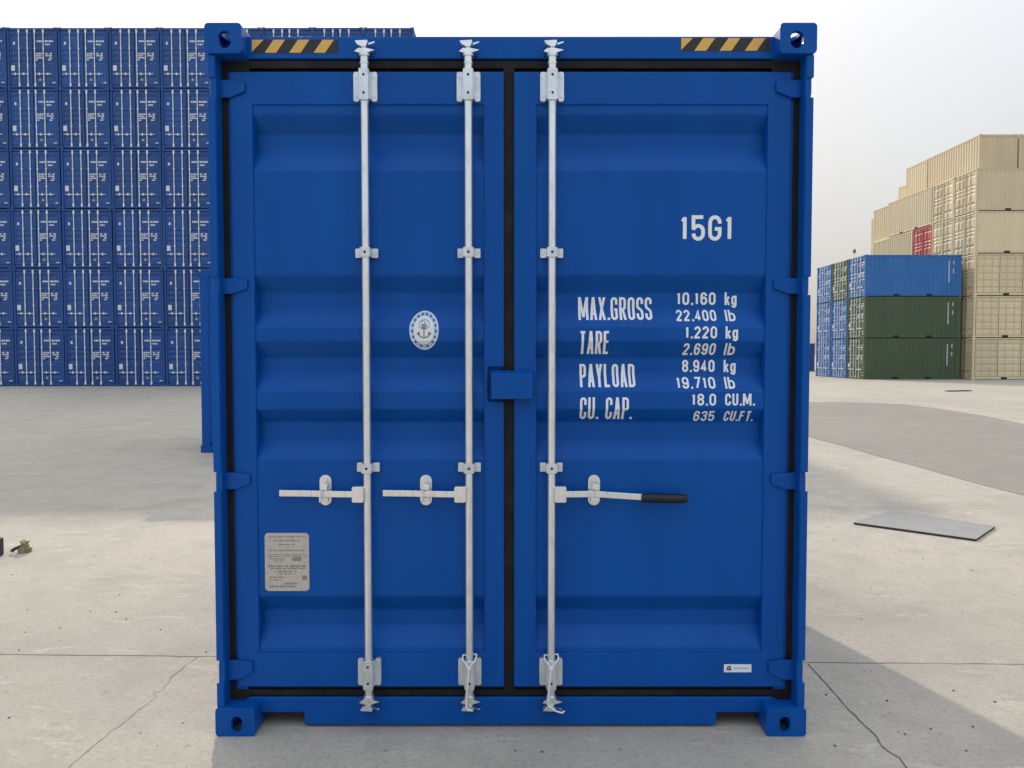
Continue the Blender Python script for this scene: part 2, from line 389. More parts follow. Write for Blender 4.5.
def stadium(cx, cy, w_, h_, n=8):
    r = w_ / 2
    return ([(cx + r*math.cos(R(180*k/n)), cy + h_/2 - r + r*math.sin(R(180*k/n))) for k in range(n + 1)] +
            [(cx - r*math.cos(R(180*k/n)), cy - h_/2 + r - r*math.sin(R(180*k/n))) for k in range(n + 1)])
def make_casting(wd, top):
    """corner casting, outer corner at local (0,0,0), grows to +x, +y, +z"""
    ht, ln = .120, .178
    z0 = 0
    b = MB(); b.prism(rrect(0, wd, z0, z0 + ht, .016), 0, ln); o = b.build('corner_casting', M['blue'])
    cut = []
    c = MB(); c.box(.022, wd - .022, .022, ln - .022, z0 + .020, z0 + ht - .016); cut.append(c.build('c', M['blue']))
    c = MB(); hw, hh = (.052, .068) if top else (.045, .065)
    c.prism(stadium(wd * .54, ht * .45 if top else ht * .42, hw, hh), -.02, .05); cut.append(c.build('c', M['blue']))
    c = MB(); c.prism_z(stadium(wd * .52, ln * .5, .076, .130), z0 + ht * .5, z0 + ht + .02) if top else c.prism_z(stadium(wd * .5, ln * .5, .062, .115), -.02, ht * .5)
    cut.append(c.build('c', M['blue']))
    c = MB(); pts = stadium(ln * .5, ht * .47, .05, .07)
    n = len(pts); c.add([(-.02, y, z) for y, z in pts] + [(.05, y, z) for y, z in pts], [tuple(range(n)), tuple(range(2*n-1, n-1, -1))] + [(i, i+n, (i+1) % n+n, (i+1) % n) for i in range(n)])
    cut.append(c.build('c', M['blue']))
    for k in cut:
        md = o.modifiers.new('b', 'BOOLEAN'); md.object = k; md.operation = 'DIFFERENCE'; md.solver = 'EXACT'
    dg = bpy.context.evaluated_depsgraph_get(); dg.update()
    me = bpy.data.meshes.new_from_object(o.evaluated_get(dg))
    for k in cut + [o]:
        bpy.data.objects.remove(k)
    me.name = 'corner_casting'
    return me
ct, cb = make_casting(.148, True), make_casting(.164, False)
for sx in (1, -1):
    for z, me in ((CH - .120, ct), (0, cb)):
        for yy, sy in ((0, 1), (CL, -1)):
            m2 = me.copy()
            for v in m2.vertices: v.co = (-sx * (HW + (.002 if z else 0)) + sx * v.co.x, yy + sy * v.co.y, z + v.co.z)
            if sx * sy < 0: m2.flip_normals()
            o = bpy.data.objects.new('corner_casting', m2); COL.objects.link(o); o.parent = big
            bv = o.modifiers.new('bevel', 'BEVEL'); bv.width = .003; bv.segments = 2; bv.limit_method = 'ANGLE'; bv.angle_limit = R(50)

DF, DP, DG_ = .070, .077, .128           # depths: door frame face, outer panel flats, bottom of the grooves
hinge_y = [(79, 97), (278, 294), (473, 490), (661, 681)]
for sgn in (-1, 1):
    b = MB()
    xo, xi = HW - .004, HW - .034
    zs = [CH - .122] + [z for a, c in hinge_y for z in (Lz(a - 1, .02), Lz(c + 1, .02))] + [.118]
    for i in range(0, len(zs), 2): b.box(sgn * xo, sgn * xi, .010, .082, zs[i], zs[i + 1])    # front flange between the hinge lugs
    b.box(sgn * (HW - .012), sgn * (HW - .036), .018, .08, .10, CH - .10)
    b.box(sgn * (HW - .014), sgn * (HW - .110), .082, .165, .10, CH - .10)                   # post body behind
    b.build('corner_post', M['blue'], big, .003)
for sgn in (-1, 1):
    b = MB(); b.box(sgn * (HW - .004), sgn * (HW - .10), CL - .17, CL - .008, .10, CH - .10); b.build('corner_post', M['wear'], big, .004)

# header and sill
hz1 = Lz(37.5, .075); hz0 = Lz(58.5, .075)
b = MB(); b.prism(rrect(-HW + .125, HW - .125, hz0, hz1, .010), .075, .20)
b.box(-HW + .13, HW - .13, .078, .19, hz1 - .004, hz1 + .006)
header = b.build('door_header', M['blue'], big, .004)
sz1 = Lz(697, .078); sz0 = Lz(725, .078); nz = Lz(712.5, .078)
nxs = [(Lx(262, .078, 718), Lx(304, .078, 718)), (Lx(716.5, .078, 718), Lx(760, .078, 718))]
poly = [(-HW + .10, sz1 - .0), (-HW + .10, nz), (nxs[0][1], nz), (nxs[0][1], sz0), (nxs[1][0], sz0), (nxs[1][0], nz), (HW - .10, nz), (HW - .10, sz1)]
b = MB(); b.prism(poly, .078, .20); sill = b.build('door_sill', M['blue'], big, .005)
b = MB()
for xa, xb in nxs:
    b = MB(); b.box(xa - .005, xb + .02, .0945, .100, .045, nz - .002); b.build('pocket_dark_plate', M['under'], sill)  # near-black plate standing in for the shade inside the pocket
# seal behind the door edges
b = MB()
gx0, gx1 = -HW + .034, HW - .034
b.box(gx0, gx1, .136, .142, Lz(700, .09), Lz(56, .09))
b.build('door_gasket', M['rubber'], big)
b = MB()
for sgn in (-1, 1):
    x = Lx(228.5, .085) if sgn < 0 else Lx(793.5, .085)
    b.box(x - .019, x + .019, .078, .0915, Lz(696, .085), Lz(58, .085))  # seal lip, widened to take in the shadow beside it
b.box(Lx(509, .085) - .024, Lx(509, .085) + .024, .080, .0915, Lz(690, .085), Lz(66, .085))
b.box(gx0 + .05, gx1 - .05, .079, .0917, Lz(69, .085), Lz(61, .085))
b.box(gx0 + .05, gx1 - .05, .079, .0917, Lz(695, .085), Lz(689, .085))
for sgn in (-1, 1):
    b.box(sgn * (HW - .038), sgn * (HW - .15), .0785, .0918, Lz(73, .085), Lz(53, .085))  # black corner fill: painted shade of the recess under the top castings
    b.box(sgn * (HW - .038), sgn * (HW - .12), .0785, .0918, Lz(699, .085), Lz(688.5, .085))
b.build('seal_lip_and_shade', M['rubber'], big, .004)

# doors
prof = [(105, 0), (114.5, 0), (134.5, 1), (150, 1), (170, 0), (275, 0), (293, 1), (309, 1), (327, 0), (341, 0), (358, 1),
        (373, 1), (391, 0), (409, 0), (422, 1), (441, 1), (459, 0), (596, 0), (609, 1), (625, 1), (647, 0), (652.5, 0)]
PR = [(Lz(y, DG_ if k else DP), DG_ if k else DP) for y, k in prof]    # top to bottom
def pdepth(z):
    for (za, da), (zb, db) in zip(PR[:-1], PR[1:]):
        if zb <= z <= za: return da + (db - da) * (za - z) / (za - zb)
    return DP
BR = [z for z, d in PR]
zt, zb_ = Lz(71.5, DF), Lz(687, DF)
zr1, zr0 = Lz(104.5, DF), Lz(653, DF)
def make_door(xa, xb, pa, pb, notch=None):
    """xa..xb outer edges, pa..pb panel edges"""
    b = MB()
    if notch:
        nz0, nz1, nx = notch
        b.prism([(xa, zb_), (xb, zb_), (xb, nz0), (nx, nz0), (nx, nz1), (xb, nz1), (xb, zt), (xa, zt)], DF, DF + .050)
    else: b.prism([(xa, zb_), (xb, zb_), (xb, zt), (xa, zt)], DF, DF + .050)
    o = b.build('container_door', M['blue'])
    c = MB(); c.prism([(pa, zr0), (pb, zr0), (pb, zr1), (pa, zr1)], DF - .05, DF + .10); c = c.build('c', M['blue'])
    md = o.modifiers.new('b', 'BOOLEAN'); md.object = c; md.operation = 'DIFFERENCE'; md.solver = 'EXACT'
    dg = bpy.context.evaluated_depsgraph_get(); dg.update()
    me = bpy.data.meshes.new_from_object(o.evaluated_get(dg)); o.modifiers.clear(); o.data = me; me.name = 'container_door'
    bpy.data.objects.remove(c)
    bv = o.modifiers.new('bevel', 'BEVEL'); bv.width = .004; bv.segments = 2; bv.limit_method = 'ANGLE'; bv.angle_limit = R(40)
    o.parent = big
    if notch:
        q = MB(); q.box(nx - .002, xb, DF + .030, DF + .044, nz0 - .002, nz1 + .002); q.build('lock_recess', M['blue'], o)
    p = MB(); n = len(PR); e = .004; x0, x1 = pa - e, pb + e
    p.add([(x, d, z) for z, d in PR for x in (x0, x1)], [(2*i, 2*i+2, 2*i+3, 2*i+1) for i in range(n - 1)])
    p.add([(x, d + .004, z) for z, d in PR for x in (x0, x1)], [(2*i, 2*i+1, 2*i+3, 2*i+2) for i in range(n - 1)])
    pn = p.build('corrugated_panel', M['blue'], o, 0)
    bm = bmesh.new(); bm.from_mesh(pn.data)
    fold = [ed for ed in bm.edges if len(ed.link_faces) == 2]
    bmesh.ops.bevel(bm, geom=fold, offset=.006, segments=3, affect='EDGES', profile=.5)
    bm.to_mesh(pn.data); bm.free()
    return o
ld = make_door(Lx(234, DF), Lx(504, DF), Lx(256, DF), Lx(484, DF), (Lz(401.5, DF), Lz(367, DF), Lx(488, DF)))
rd = make_door(Lx(514, DF), Lx(787.5, DF), Lx(536.5, DF), Lx(764.5, DF))

for door, sgn in ((ld, -1), (rd, 1)):
    for a, c in hinge_y:
        za, zc = Lz(a, .05), Lz(c, .05); b = MB()
        xo, xt = sgn * (HW - .007), Lx(248, .05) if sgn < 0 else Lx(773, .05)
        xm = xt + sgn * .060
        h = za - zc
        P = [(xo, zc), (xm, zc + h * .02), (xt, zc + h * .36), (xt, za - h * .10), (xm, za), (xo, za)]
        if sgn > 0: P = P[::-1]
        b.prism(P, .057, .0695)
        b.tube((sgn * (HW - .020), .030, zc + .002), (sgn * (HW - .020), .030, za - .002), .0125)
        b.box(sgn * (HW - .008), sgn * (HW - .032), .030, .060, zc + .001, za - .001)
        b.build('hinge', M['blue'], door, .003)

# lock box over the door gap
b = MB()
x0, x1 = Lx(490.5, .03), Lx(533.5, .03); z0, z1 = Lz(399.5, .03), Lz(370.5, .03)
b.add([(x0,.064,z0),(x1,.064,z0),(x1,.064,z1),(x0,.064,z1),(x0+.003,.024,z0+.002),(x1-.003,.024,z0+.002),(x1-.003,.024,z1-.014),(x0+.003,.024,z1-.014)],
      [(3,2,1,0),(4,5,6,7),(0,1,5,4),(1,2,6,5),(2,3,7,6),(3,0,4,7)])
b.box(Lx(516, .06), Lx(532, .06), .0645, .0698, z0 + .01, z1 - .01)
b.build('lock_box', M['blue'], rd, .004)

# locking bars
RD = .036
def rod_set(door, px, tilt_px=0):
    x = Lx(px, RD); b = MB(); r = .0165
    ztop, zbot = Lz(50, RD), Lz(704, RD)
    b.tube((x, RD, zbot), (x, RD, ztop), r, r, 18)
    for s, zz in ((1, Lz(55, RD)), (-1, Lz(697, RD))):
        b.tube((x, RD, zz - .006), (x, RD, zz + .006), r + .006, r + .006, 16)               # collar
        b.tube((x, RD, zz - s * .030), (x, RD, zz - s * .036), r + .003, r + .003, 16)
        # cam: a plate with two hooked wings
        q = zz + s * .012
        P = [(x - .037, q - .004), (x - .012, q - .012), (x + .014, q - .010), (x + .046, q + .001 * s), (x + .014, q + .008), (x - .02, q + .009)]
        b.prism(P, RD - .020, RD - .006)
        q = zz + s * .040
        P = [(x - .034, q + s*.009), (x - .026, q - s*.004), (x - .008, q - s*.014), (x + .010, q - s*.013), (x + .017, q + s*.004), (x + .016, q + s*.012)]
        b.prism(P if s < 0 else P, RD - .022, RD + .010)
        b.tube((x, RD - .006, zz), (x, RD - .006, q), .012, .009, 12)
        P = [(x + .018, q - .005), (x + .043, q + s*.004), (x + .045, q + s*.010), (x + .020, q + s*.004)]
        b.prism(P, RD - .012, RD - .002)
    b.build('locking_bar', M['zinc'], door, .0015)
    # keepers on header and sill
    for zc, sg in ((Lz(50, .06), 1), (Lz(708, .06), -1)):
        k = MB()
        k.box(x - .034, x + .034, .066, .0745, zc - .022, zc + .022)
        for dx in (-.027, .027): k.box(x + dx - .004, x + dx + .004, .048, .0642, zc - .020, zc + .016)
        k.build('cam_keeper', M['blue'], big, .002)
    # brackets
    for yc, hpx in ((86.5, 29), (672, 28)):
        zc = Lz(yc, .05); hh = hpx * .00412 / 2; k = MB()
        for s in (-1, 1):
            k.cur = 0
            k.prism(rrect(x + (s * .036) - .0125, x + (s * .036) + .0125, zc - hh, zc + hh, .009), .052, .0695)
            k.box(x + s * .023 - .004, x + s * .023 + .004, .036, .060, zc - hh + .006, zc + hh - .006)
            for q in (-1, 1): k.tube((x + s * .038, .050, zc + q * hh * .62), (x + s * .038, .0535, zc + q * hh * .62), .0065, .0065, 8)
        k.prism(rrect(x - .0195, x + .0195, zc - hh - .004, zc + hh + .002, .004), .0135, .0195)
        for s in (-1, 1): k.box(x + s * .0175, x + s * .0215, .019, .055, zc - hh + .001, zc + hh - .001)
        k.cur = 1
        for q in (-1, 1): k.tube((x, .0125, zc + q * hh * .60), (x, .0140, zc + q * hh * .60), .0052, .0052, 10)  # black discs painted as the dark of the sleeve holes
        k.build('bar_bracket', [M['bracket'], M['hole_shade']], door, .0015)
    for yc in (253, 467.5):
        zc = Lz(yc, .05); k = MB(); hh = .019
        for s in (-1, 1):
            k.prism(rrect(x + (s * .0345) - .0125, x + (s * .0345) + .0125, zc - hh, zc + hh, .004), .058, .0765 if False else .0695)
            k.tube((x + s * .037, .055, zc), (x + s * .037, .059, zc), .007, .007, 8)
            k.box(x + s * .0175, x + s * .0225, .017, .064, zc - hh + .001, zc + hh - .001)
        k.prism(rrect(x - .021, x + .021, zc - hh - .001, zc + hh + .001, .006), .013, .0175)
        k.cur = 1; k.tube((x, .0118, zc), (x, .0135, zc), .0055, .0055, 10)
        # pad that carries the bracket from the panel
        k.cur = 2; k.box(x - .045, x + .045, .0696, .078, zc - .016, zc + .016)
        k.build('bar_bracket', [M['bracket'], M['hole_shade'], M['blue']], door, .001)
    return x
rx = [rod_set(ld, 366.8), rod_set(ld, 469.0), rod_set(rd, 551.7)]

def handle(door, x, s, tip_px, ret_px, black=False):
    """handle bar from the locking bar at x, pointing to side s"""
    zc = Lz(494, .03); b = MB()
    hub = x + s * .036
    b.prism(rrect(min(x + s*.012, x + s*.060), max(x + s*.012, x + s*.060), zc - .033, zc + .033, .007), .010, .044)
    tip = Lx(tip_px, .03, 494); ret = Lx(ret_px, .045, 494)
    drop = -.014 if black else .004
    h = .013
    stops = [(x + s * .055, 0, .026), ((x + ret) / 2, 0, .026), (ret, 0, .034), (ret + s * .05, drop * .3, .036), (tip, drop, .030)]
    for (xa, za, ya), (xb, zb2, yb) in zip(stops[:-1], stops[1:]):
        if xa > xb: xa, xb, za, zb2, ya, yb = xb, xa, zb2, za, yb, ya
        b.add([(xa,ya-.006,zc+za-h),(xb,yb-.006,zc+zb2-h),(xb,yb+.006,zc+zb2-h),(xa,ya+.006,zc+za-h),(xa,ya-.006,zc+za+h),(xb,yb-.006,zc+zb2+h),(xb,yb+.006,zc+zb2+h),(xa,ya+.006,zc+za+h)],
              [(3,2,1,0),(4,5,6,7),(0,1,5,4),(1,2,6,5),(2,3,7,6),(3,0,4,7)])
    b.tube((hub + s*.004, .006, zc), (hub + s*.004, .012, zc), .010, .010, 10)
    b.build('door_handle', M['zinc'], door, .0022)
    k = MB()
    zr = Lz(490.5, .055); wv = .0265
    P = stadium(ret, zr, .050, .128, 8); k.prism(P[::-1], .062, .0705 + .006)
    k.box(ret - .017, ret + .017, .040, .064, zr - .045, zr - .026)                     # cradle below the bar
    k.box(ret - .017, ret - .009, .020, .050, zr - .044, zr + .006)
    k.prism([(ret - .016, zr + .012), (ret + .016, zr + .004), (ret + .019, zr + .028), (ret - .006, zr + .034)], .020, .030)  # swinging catch
    k.tube((ret, .018, zr + .018), (ret, .064, zr + .018), .008, .008, 10)
    for q in (-.044, .046): k.tube((ret, .052, zr + q), (ret, .063, zr + q), .0095, .0095, 10)
    k.build('handle_catch', M['zinc'], door, .002)
    if black:
        gmb = MB(); g1 = Lx(641, .03, 496); g2 = Lx(687, .03, 497.5); zg = zc - .016
        n = 10; prev = None
        for i in range(n + 1):
            t = i / n; xx = g1 + (g2 - g1) * t
            rr = .0195 if .06 < t < .94 else .015
            if prev: gmb.tube(prev[0], (xx, .028, zg - .003 * t), prev[1], rr, 14)
            prev = ((xx, .028, zg - .003 * t), rr)
        gmb.build('handle_grip', M['grip'], door)
handle(ld, rx[0], -1, 279.5, 324.5); handle(ld, rx[1], -1, 383, 425.5); handle(rd, rx[2], 1, 648, 594.5, True)

# hazard film on the header
def hazard(pxa, pxb, pya, pyb):
    x0, z1 = L_(pxa, pya, .0735); x1, z0 = L_(pxb, pyb, .0735); h = z1 - z0; b = MB()
    b.cur = 0; b.prism([(x0, z0), (x1, z0), (x1, z1), (x0, z1)], .0738, .0748)
    b.cur = 1; y = .0732; per = (x1 - x0) / 3.53; wy = per * .47
    for k in range(4):
        a = x0 + k * per - per * .47 * 1.0 ; sh = h * .68
        bot = [a, a + wy]; topx = [a + sh * 1.0, a + wy + sh]
        P = [(bot[0], z0 + .001), (bot[1], z0 + .001), (topx[1], z1 - .001), (topx[0], z1 - .001)]
        if k == 0: P = [(x0 + .001, z0 + .004), (x0 + wy + sh - per*.47 + .012, z1 - .001), (x0 + .001, z1 - .001)]
        P = [(min(max(px_, x0 + .001), x1 - .001), pz) for px_, pz in P]
        b.add([(px_, y, pz) for px_, pz in P], [tuple(range(len(P)))])
    b.build('hazard_stripes', [M['black'], M['yellow']], header)
hazard(251.5, 338, 39.5, 53); hazard(681, 770, 37.8, 51)

# weights painted on the right door
def put(bm, s, pxa, pxb, pyt, pyb, t):
    ym = (pyt + pyb) / 2; zm = Lz(ym, .09); d = pdepth(zm)
    xa, xb = Lx(pxa, d, ym), Lx(pxb, d, ym); zt_, zb2 = Lz(pyt, d), Lz(pyb, d)
    word(bm, s, xa, xb, zb2, zt_ - zb2, t)
WR = (('MAX.GROSS', 578, 651.5, 297.2, 320.3, .105), ('TARE', 579.5, 610, 331, 354, .105), ('PAYLOAD', 579.5, 634.5, 364, 386.8, .105), ('CU. CAP.', 580, 632.5, 397.3, 419.8, .105),
            ('10.160', 676.5, 715.5, 292.3, 305, .165), ('kg', 724.5, 736.5, 292.3, 305, .165), ('22.400', 676, 716, 309.6, 321.3, .165), ('lb', 725, 735, 309.6, 321.3, .165),
            ('1.220', 685, 717, 326.3, 338.5, .165), ('kg', 725.5, 738, 326.3, 338.5, .165), ('2.690', 683, 715.5, 343.2, 355, .165), ('lb', 724.5, 735, 343.2, 355, .165),
            ('8.940', 682, 714.5, 359.8, 372, .165), ('kg', 723.5, 735.5, 359.8, 372, .165), ('19.710', 676, 715, 377, 388.5, .165), ('lb', 724.5, 734.5, 377, 388.5, .165),
            ('18.0', 691.5, 716, 393.6, 405.6, .165), ('CU.M.', 725, 754.5, 393.6, 405.6, .165), ('635', 693.5, 714.5, 410.6, 421.4, .165), ('CU.FT.', 724, 753.5, 410.6, 421.4, .165))
for row in WR:
    bm = bmesh.new(); put(bm, *row)
    letter_obj(bm, 'weight_caption' if row[1] < 600 else 'weight_figure' if row[1] < 720 else 'weight_unit', M['white'], rd, pdepth, BR, .0012)
bm = bmesh.new(); put(bm, '15G1', 680, 733, 215.3, 240.8, .145)
letter_obj(bm, 'size_code_lettering', M['white'], rd, pdepth, BR, .0012)

# round seal with the anchor on the left door
bm = bmesh.new()
zc = Lz(330, .085); dd = pdepth(zc); cx = Lx(424, dd, 330); rx_, rz_ = 14.5 * .00417, 19.6 * .00417
def ring_faces(bm, o0, o1, i0, i1, y, n=48):
    A = [bm.verts.new((cx + o0*math.cos(2*PI*k/n), y, zc + o1*math.sin(2*PI*k/n))) for k in range(n)]
    B = [bm.verts.new((cx + i0*math.cos(2*PI*k/n), y, zc + i1*math.sin(2*PI*k/n))) for k in range(n)]
    for k in range(n): bm.faces.new((A[k], A[(k+1) % n], B[(k+1) % n], B[k]))
ring_faces(bm, rx_, rz_, rx_ * .93, rz_ * .94, 0)
bm.faces.new([bm.verts.new((cx + rx_*.70*math.cos(2*PI*k/48), 0, zc + rz_*.74*math.sin(2*PI*k/48))) for k in range(48)])
seal = letter_obj(bm, 'inspection_seal', M['label'], ld, pdepth, BR, .0013)
bm = bmesh.new(); ring_faces(bm, rx_ * .935, rz_ * .945, rx_ * .69, rz_ * .73, 0)
letter_obj(bm, 'inspection_seal_band', mat('pale_blue_band', (.42, .58, .80), .5), ld, pdepth, BR, .0011)
bm = bmesh.new()
for k in range(16):                                                     # ring of small characters
    a = R(-20 + 220 * k / 15) if k < 12 else R(225 + 90 * (k - 12) / 3)
    if k < 12: a = R(-25 + 230 * k / 11)
    px_, pz_ = cx + rx_*.82*math.cos(a), zc + rz_*.84*math.sin(a); tx, tz = -math.sin(a), math.cos(a)
    s_ = .0050
    bm.faces.new([bm.verts.new((px_ + (tx*i + math.cos(a)*j) * s_, 0, pz_ + (tz*i + math.sin(a)*j) * s_ * 1.1)) for i, j in ((-1, -1), (1, -1), (.6, 1), (-.7, 1))])
letter_obj(bm, 'inspection_seal_print', M['inkblue'], ld, pdepth, BR, .0018)
bm = bmesh.new(); u = .001
for cl, pts in ((0, [(0, 20), (0, -30)]), (0, [(-13, 8), (13, 8)]), (0, [(-24, -14)] + arc(0, -12, 24, 20, 190, 350, 12)), (0, [(-30, -17), (-22, -10), (-17, -19)]), (0, [(30, -17), (22, -10), (17, -19)]),
                (0, [(0, 8), (-10, 18), (2, 26), (11, 18), (0, 12)])):
    ribbon(bm, [(cx + p[0]*u, zc + p[1]*u) for p in pts], cl, .0042, -.0001 * len(pts))
ribbon(bm, [(cx + p[0]*u, zc + p[1]*u) for p in ellipse(0, 24, 22, 20, 18)], 1, .0018, -.0016)
ribbon(bm, [(cx + p[0]*u, zc + p[1]*u) for p in ellipse(-4, 30, 8, 9, 12)], 1, .0016, -.0017)
letter_obj(bm, 'inspection_seal_anchor', mat('grey_print', (.16, .19, .24), .6), ld, pdepth, BR, .0018)

# data plate
b = MB(); x0, z1 = L_(264.5, 533, .075); x1, z0 = L_(309.5, 591, .075)
b.prism(rrect(x0, x1, z0, z1, .016), .0742, .0775)
plate = b.build('data_plate', M['alu'], ld, .0008)
b = MB(); rr = random.Random(3); pw = x1 - x0; ph = z1 - z0
PT = ((.935, .1, .92, .016), (.87, .2, .8, .02), (.80, .32, .68, .018), (.70, .08, .9, .018), (.63, .08, .94, .012), (.60, .08, .94, .014), (.555, .1, .45, .014),
                       (.52, .2, .4, .012), (.43, .08, .94, .03), (.39, .12, .9, .022), (.34, .22, .72, .02), (.30, .25, .7, .014), (.24, .1, .45, .02), (.19, .1, .4, .014), (.13, .45, .72, .03), (.08, .1, .7, .03))
for fy, fa, fb, hh in PT:
    if fy == .70: b.build('data_plate_heading', M['aluink'], ld); b = MB()
    x = fa
    while x < fb:
        wv = rr.uniform(.03, .14); xe = min(x + wv, fb)
        b.add([(x0 + pw*x, .0738, z0 + ph*(fy - hh/2)), (x0 + pw*xe, .0738, z0 + ph*(fy - hh/2)), (x0 + pw*xe, .0738, z0 + ph*(fy + hh/2)), (x0 + pw*x, .0738, z0 + ph*(fy + hh/2))], [(0, 1, 2, 3)])
        x = xe + rr.uniform(.015, .04)
b.build('data_plate_text', M['aluink'], ld); b = MB()
for fa, fb, f0, f1 in ((.62, .82, .52, .585), (.84, .95, .19, .27)):
    b.add([(x0 + pw*fa, .0736, z0 + ph*f0), (x0 + pw*fb, .0736, z0 + ph*f0), (x0 + pw*fb, .0736, z0 + ph*f1), (x0 + pw*fa, .0736, z0 + ph*f1)], [(0, 1, 2, 3)])
b.build('data_plate_stamp', M['aluink'], ld)
# maker's label low on the right door
b = MB(); x0, z1 = L_(724, 664.3, .0695); x1, z0 = L_(751.3, 672.2, .0695)
b.prism([(x0, z0), (x1, z0), (x1, z1), (x0, z1)], .0692, .0702); b.build('door_label', M['label'], rd)
b = MB(); pw = x1 - x0; ph = z1 - z0; b.cur = 0
def q4(fa, fb, f0, f1, sk=0): b.add([(x0 + pw*fa, .0689, z0 + ph*f0), (x0 + pw*fb, .0689, z0 + ph*f0), (x0 + pw*(fb+sk), .0689, z0 + ph*f1), (x0 + pw*(fa+sk), .0689, z0 + ph*f1)], [(0, 1, 2, 3)])
q4(.09, .14, .25, .75, .03); q4(.15, .21, .22, .52, .02); q4(.17, .25, .58, .80); q4(.22, .27, .25, .52)
b.cur = 1
for k in range(9): q4(.38 + k * .062, .42 + k * .062, .36 + (k % 3) * .05, .60)
b.build('door_label_print', [M['ink'], mat('grey_label_print', (.35, .38, .42), .6)], rd)

# cable ties looped round the lower bar brackets: they hang on the container
for i, (x, name) in enumerate(((rx[1], 'white nylon cable tie looped around the lower bracket of the middle locking bar'), (rx[2], 'white nylon cable tie looped around the lower bracket of the right-hand locking bar'))):
    b = MB(); zz = Lz(657, .02); zk = Lz(667.5, .01); ze = Lz(706, .01)
    r = .0032; x += X0; y = D0
    kx = x - (.001 if i == 0 else .002)
    b.path([(x - .028, y + .022, zz - .006), (x - .024, y + .010, zz - .012), (kx, y + .006, zk)], r)
    b.path([(x + .030, y + .022, zz + .006 - .012 * i), (x + .024, y + .010, zz - .012), (kx, y + .006, zk)], r)
    b.path([(x - .028, y + .022, zz - .006), (x - .028, y + .045, zz - .002), (x + .028, y + .045, zz + .002), (x + .030, y + .022, zz + .006 - .012 * i)], r)
    b.box(kx - .007, kx + .007, y + .001, y + .010, zk - .007, zk + .005)
    b.path([(kx, y + .005, zk), (kx - .003, y + .004, zk - .04), (kx - .010, y + .005, (zk + ze) / 2 - .03), (kx - .011, y + .004, ze)], r * 1.25)
    if i == 1: b.path([(kx - .010, y + .004, ze + .004), (kx + .022, y + .0, ze - .018), (kx + .046, y + .0, ze - .024), (kx + .056, y + .0, ze - .016)], r * 1.1)
    else: b.path([(kx - .011, y + .004, ze), (kx - .004, y + .0, ze - .012), (kx + .012, y + .0, ze - .014)], r)
    tag(b.build('cable_tie', M['nylon']), name, 'cable tie', 'cable ties on the locking bars')

# the rest of the box: walls, roof, floor
def corr_wall(L, H, z0, depth=.036, per=.278):
    """corrugated sheet in local (u along, 0 outwards, z)"""
    pts = []; u = 0
    n = max(1, int(L / per)); pp = L / n
    for k in range(n):
        u = k * pp
        pts += [(u, 0), (u + pp*.26, 0), (u + pp*.50, depth), (u + pp*.76, depth)]
    pts.append((L, 0)); return pts
def wall(mb, p0, d, nrm, L, z0, z1, depth=.036, per=.278):
    pts = corr_wall(L, z1 - z0, z0, depth, per)
    V = []
    for u, e in pts:
        x, y = p0[0] + d[0]*u - nrm[0]*e, p0[1] + d[1]*u - nrm[1]*e
        V += [(x, y, z0), (x, y, z1)]
    mb.add(V, [(2*i, 2*i+2, 2*i+3, 2*i+1) for i in range(len(pts) - 1)])
for sgn in (-1, 1):
    b = MB(); wall(b, (sgn * (HW - .012), .165), (0, 1), (sgn, 0), CL - .33, .16, CH - .07); b.build('side_wall', M['wear'], big)
    b = MB(); b.box(sgn * (HW - .005), sgn * (HW - .065), .178, CL - .178, CH - .075, CH - .012); b.build('top_rail', M['wear'], big, .003)
    b = MB(); b.box(sgn * (HW - .005), sgn * (HW - .055), .178, CL - .178, .045, .165); b.build('bottom_rail', M['wear'], big, .003)
b = MB(); wall(b, (-HW + .10, CL - .02), (1, 0), (0, 1), CW - .2, .16, CH - .07); b.box(-HW + .1, HW - .1, CL - .08, CL - .012, .045, .165); b.box(-HW + .1, HW - .1, CL - .08, CL - .012, CH - .075, CH - .012)
b.build('end_wall', M['wear'], big)
b = MB(); b.box(-HW + .06, HW - .06, .19, CL - .07, CH - .055, CH - .030); b.build('roof', M['wear'], big)
b = MB(); b.box(-HW + .05, HW - .05, .10, CL - .08, .142, .168)
for k in range(8): b.box(-HW + .055, HW - .055, .42 + k * .32, .46 + k * .32, .045, .141)
b.build('floor', M['under'], big)

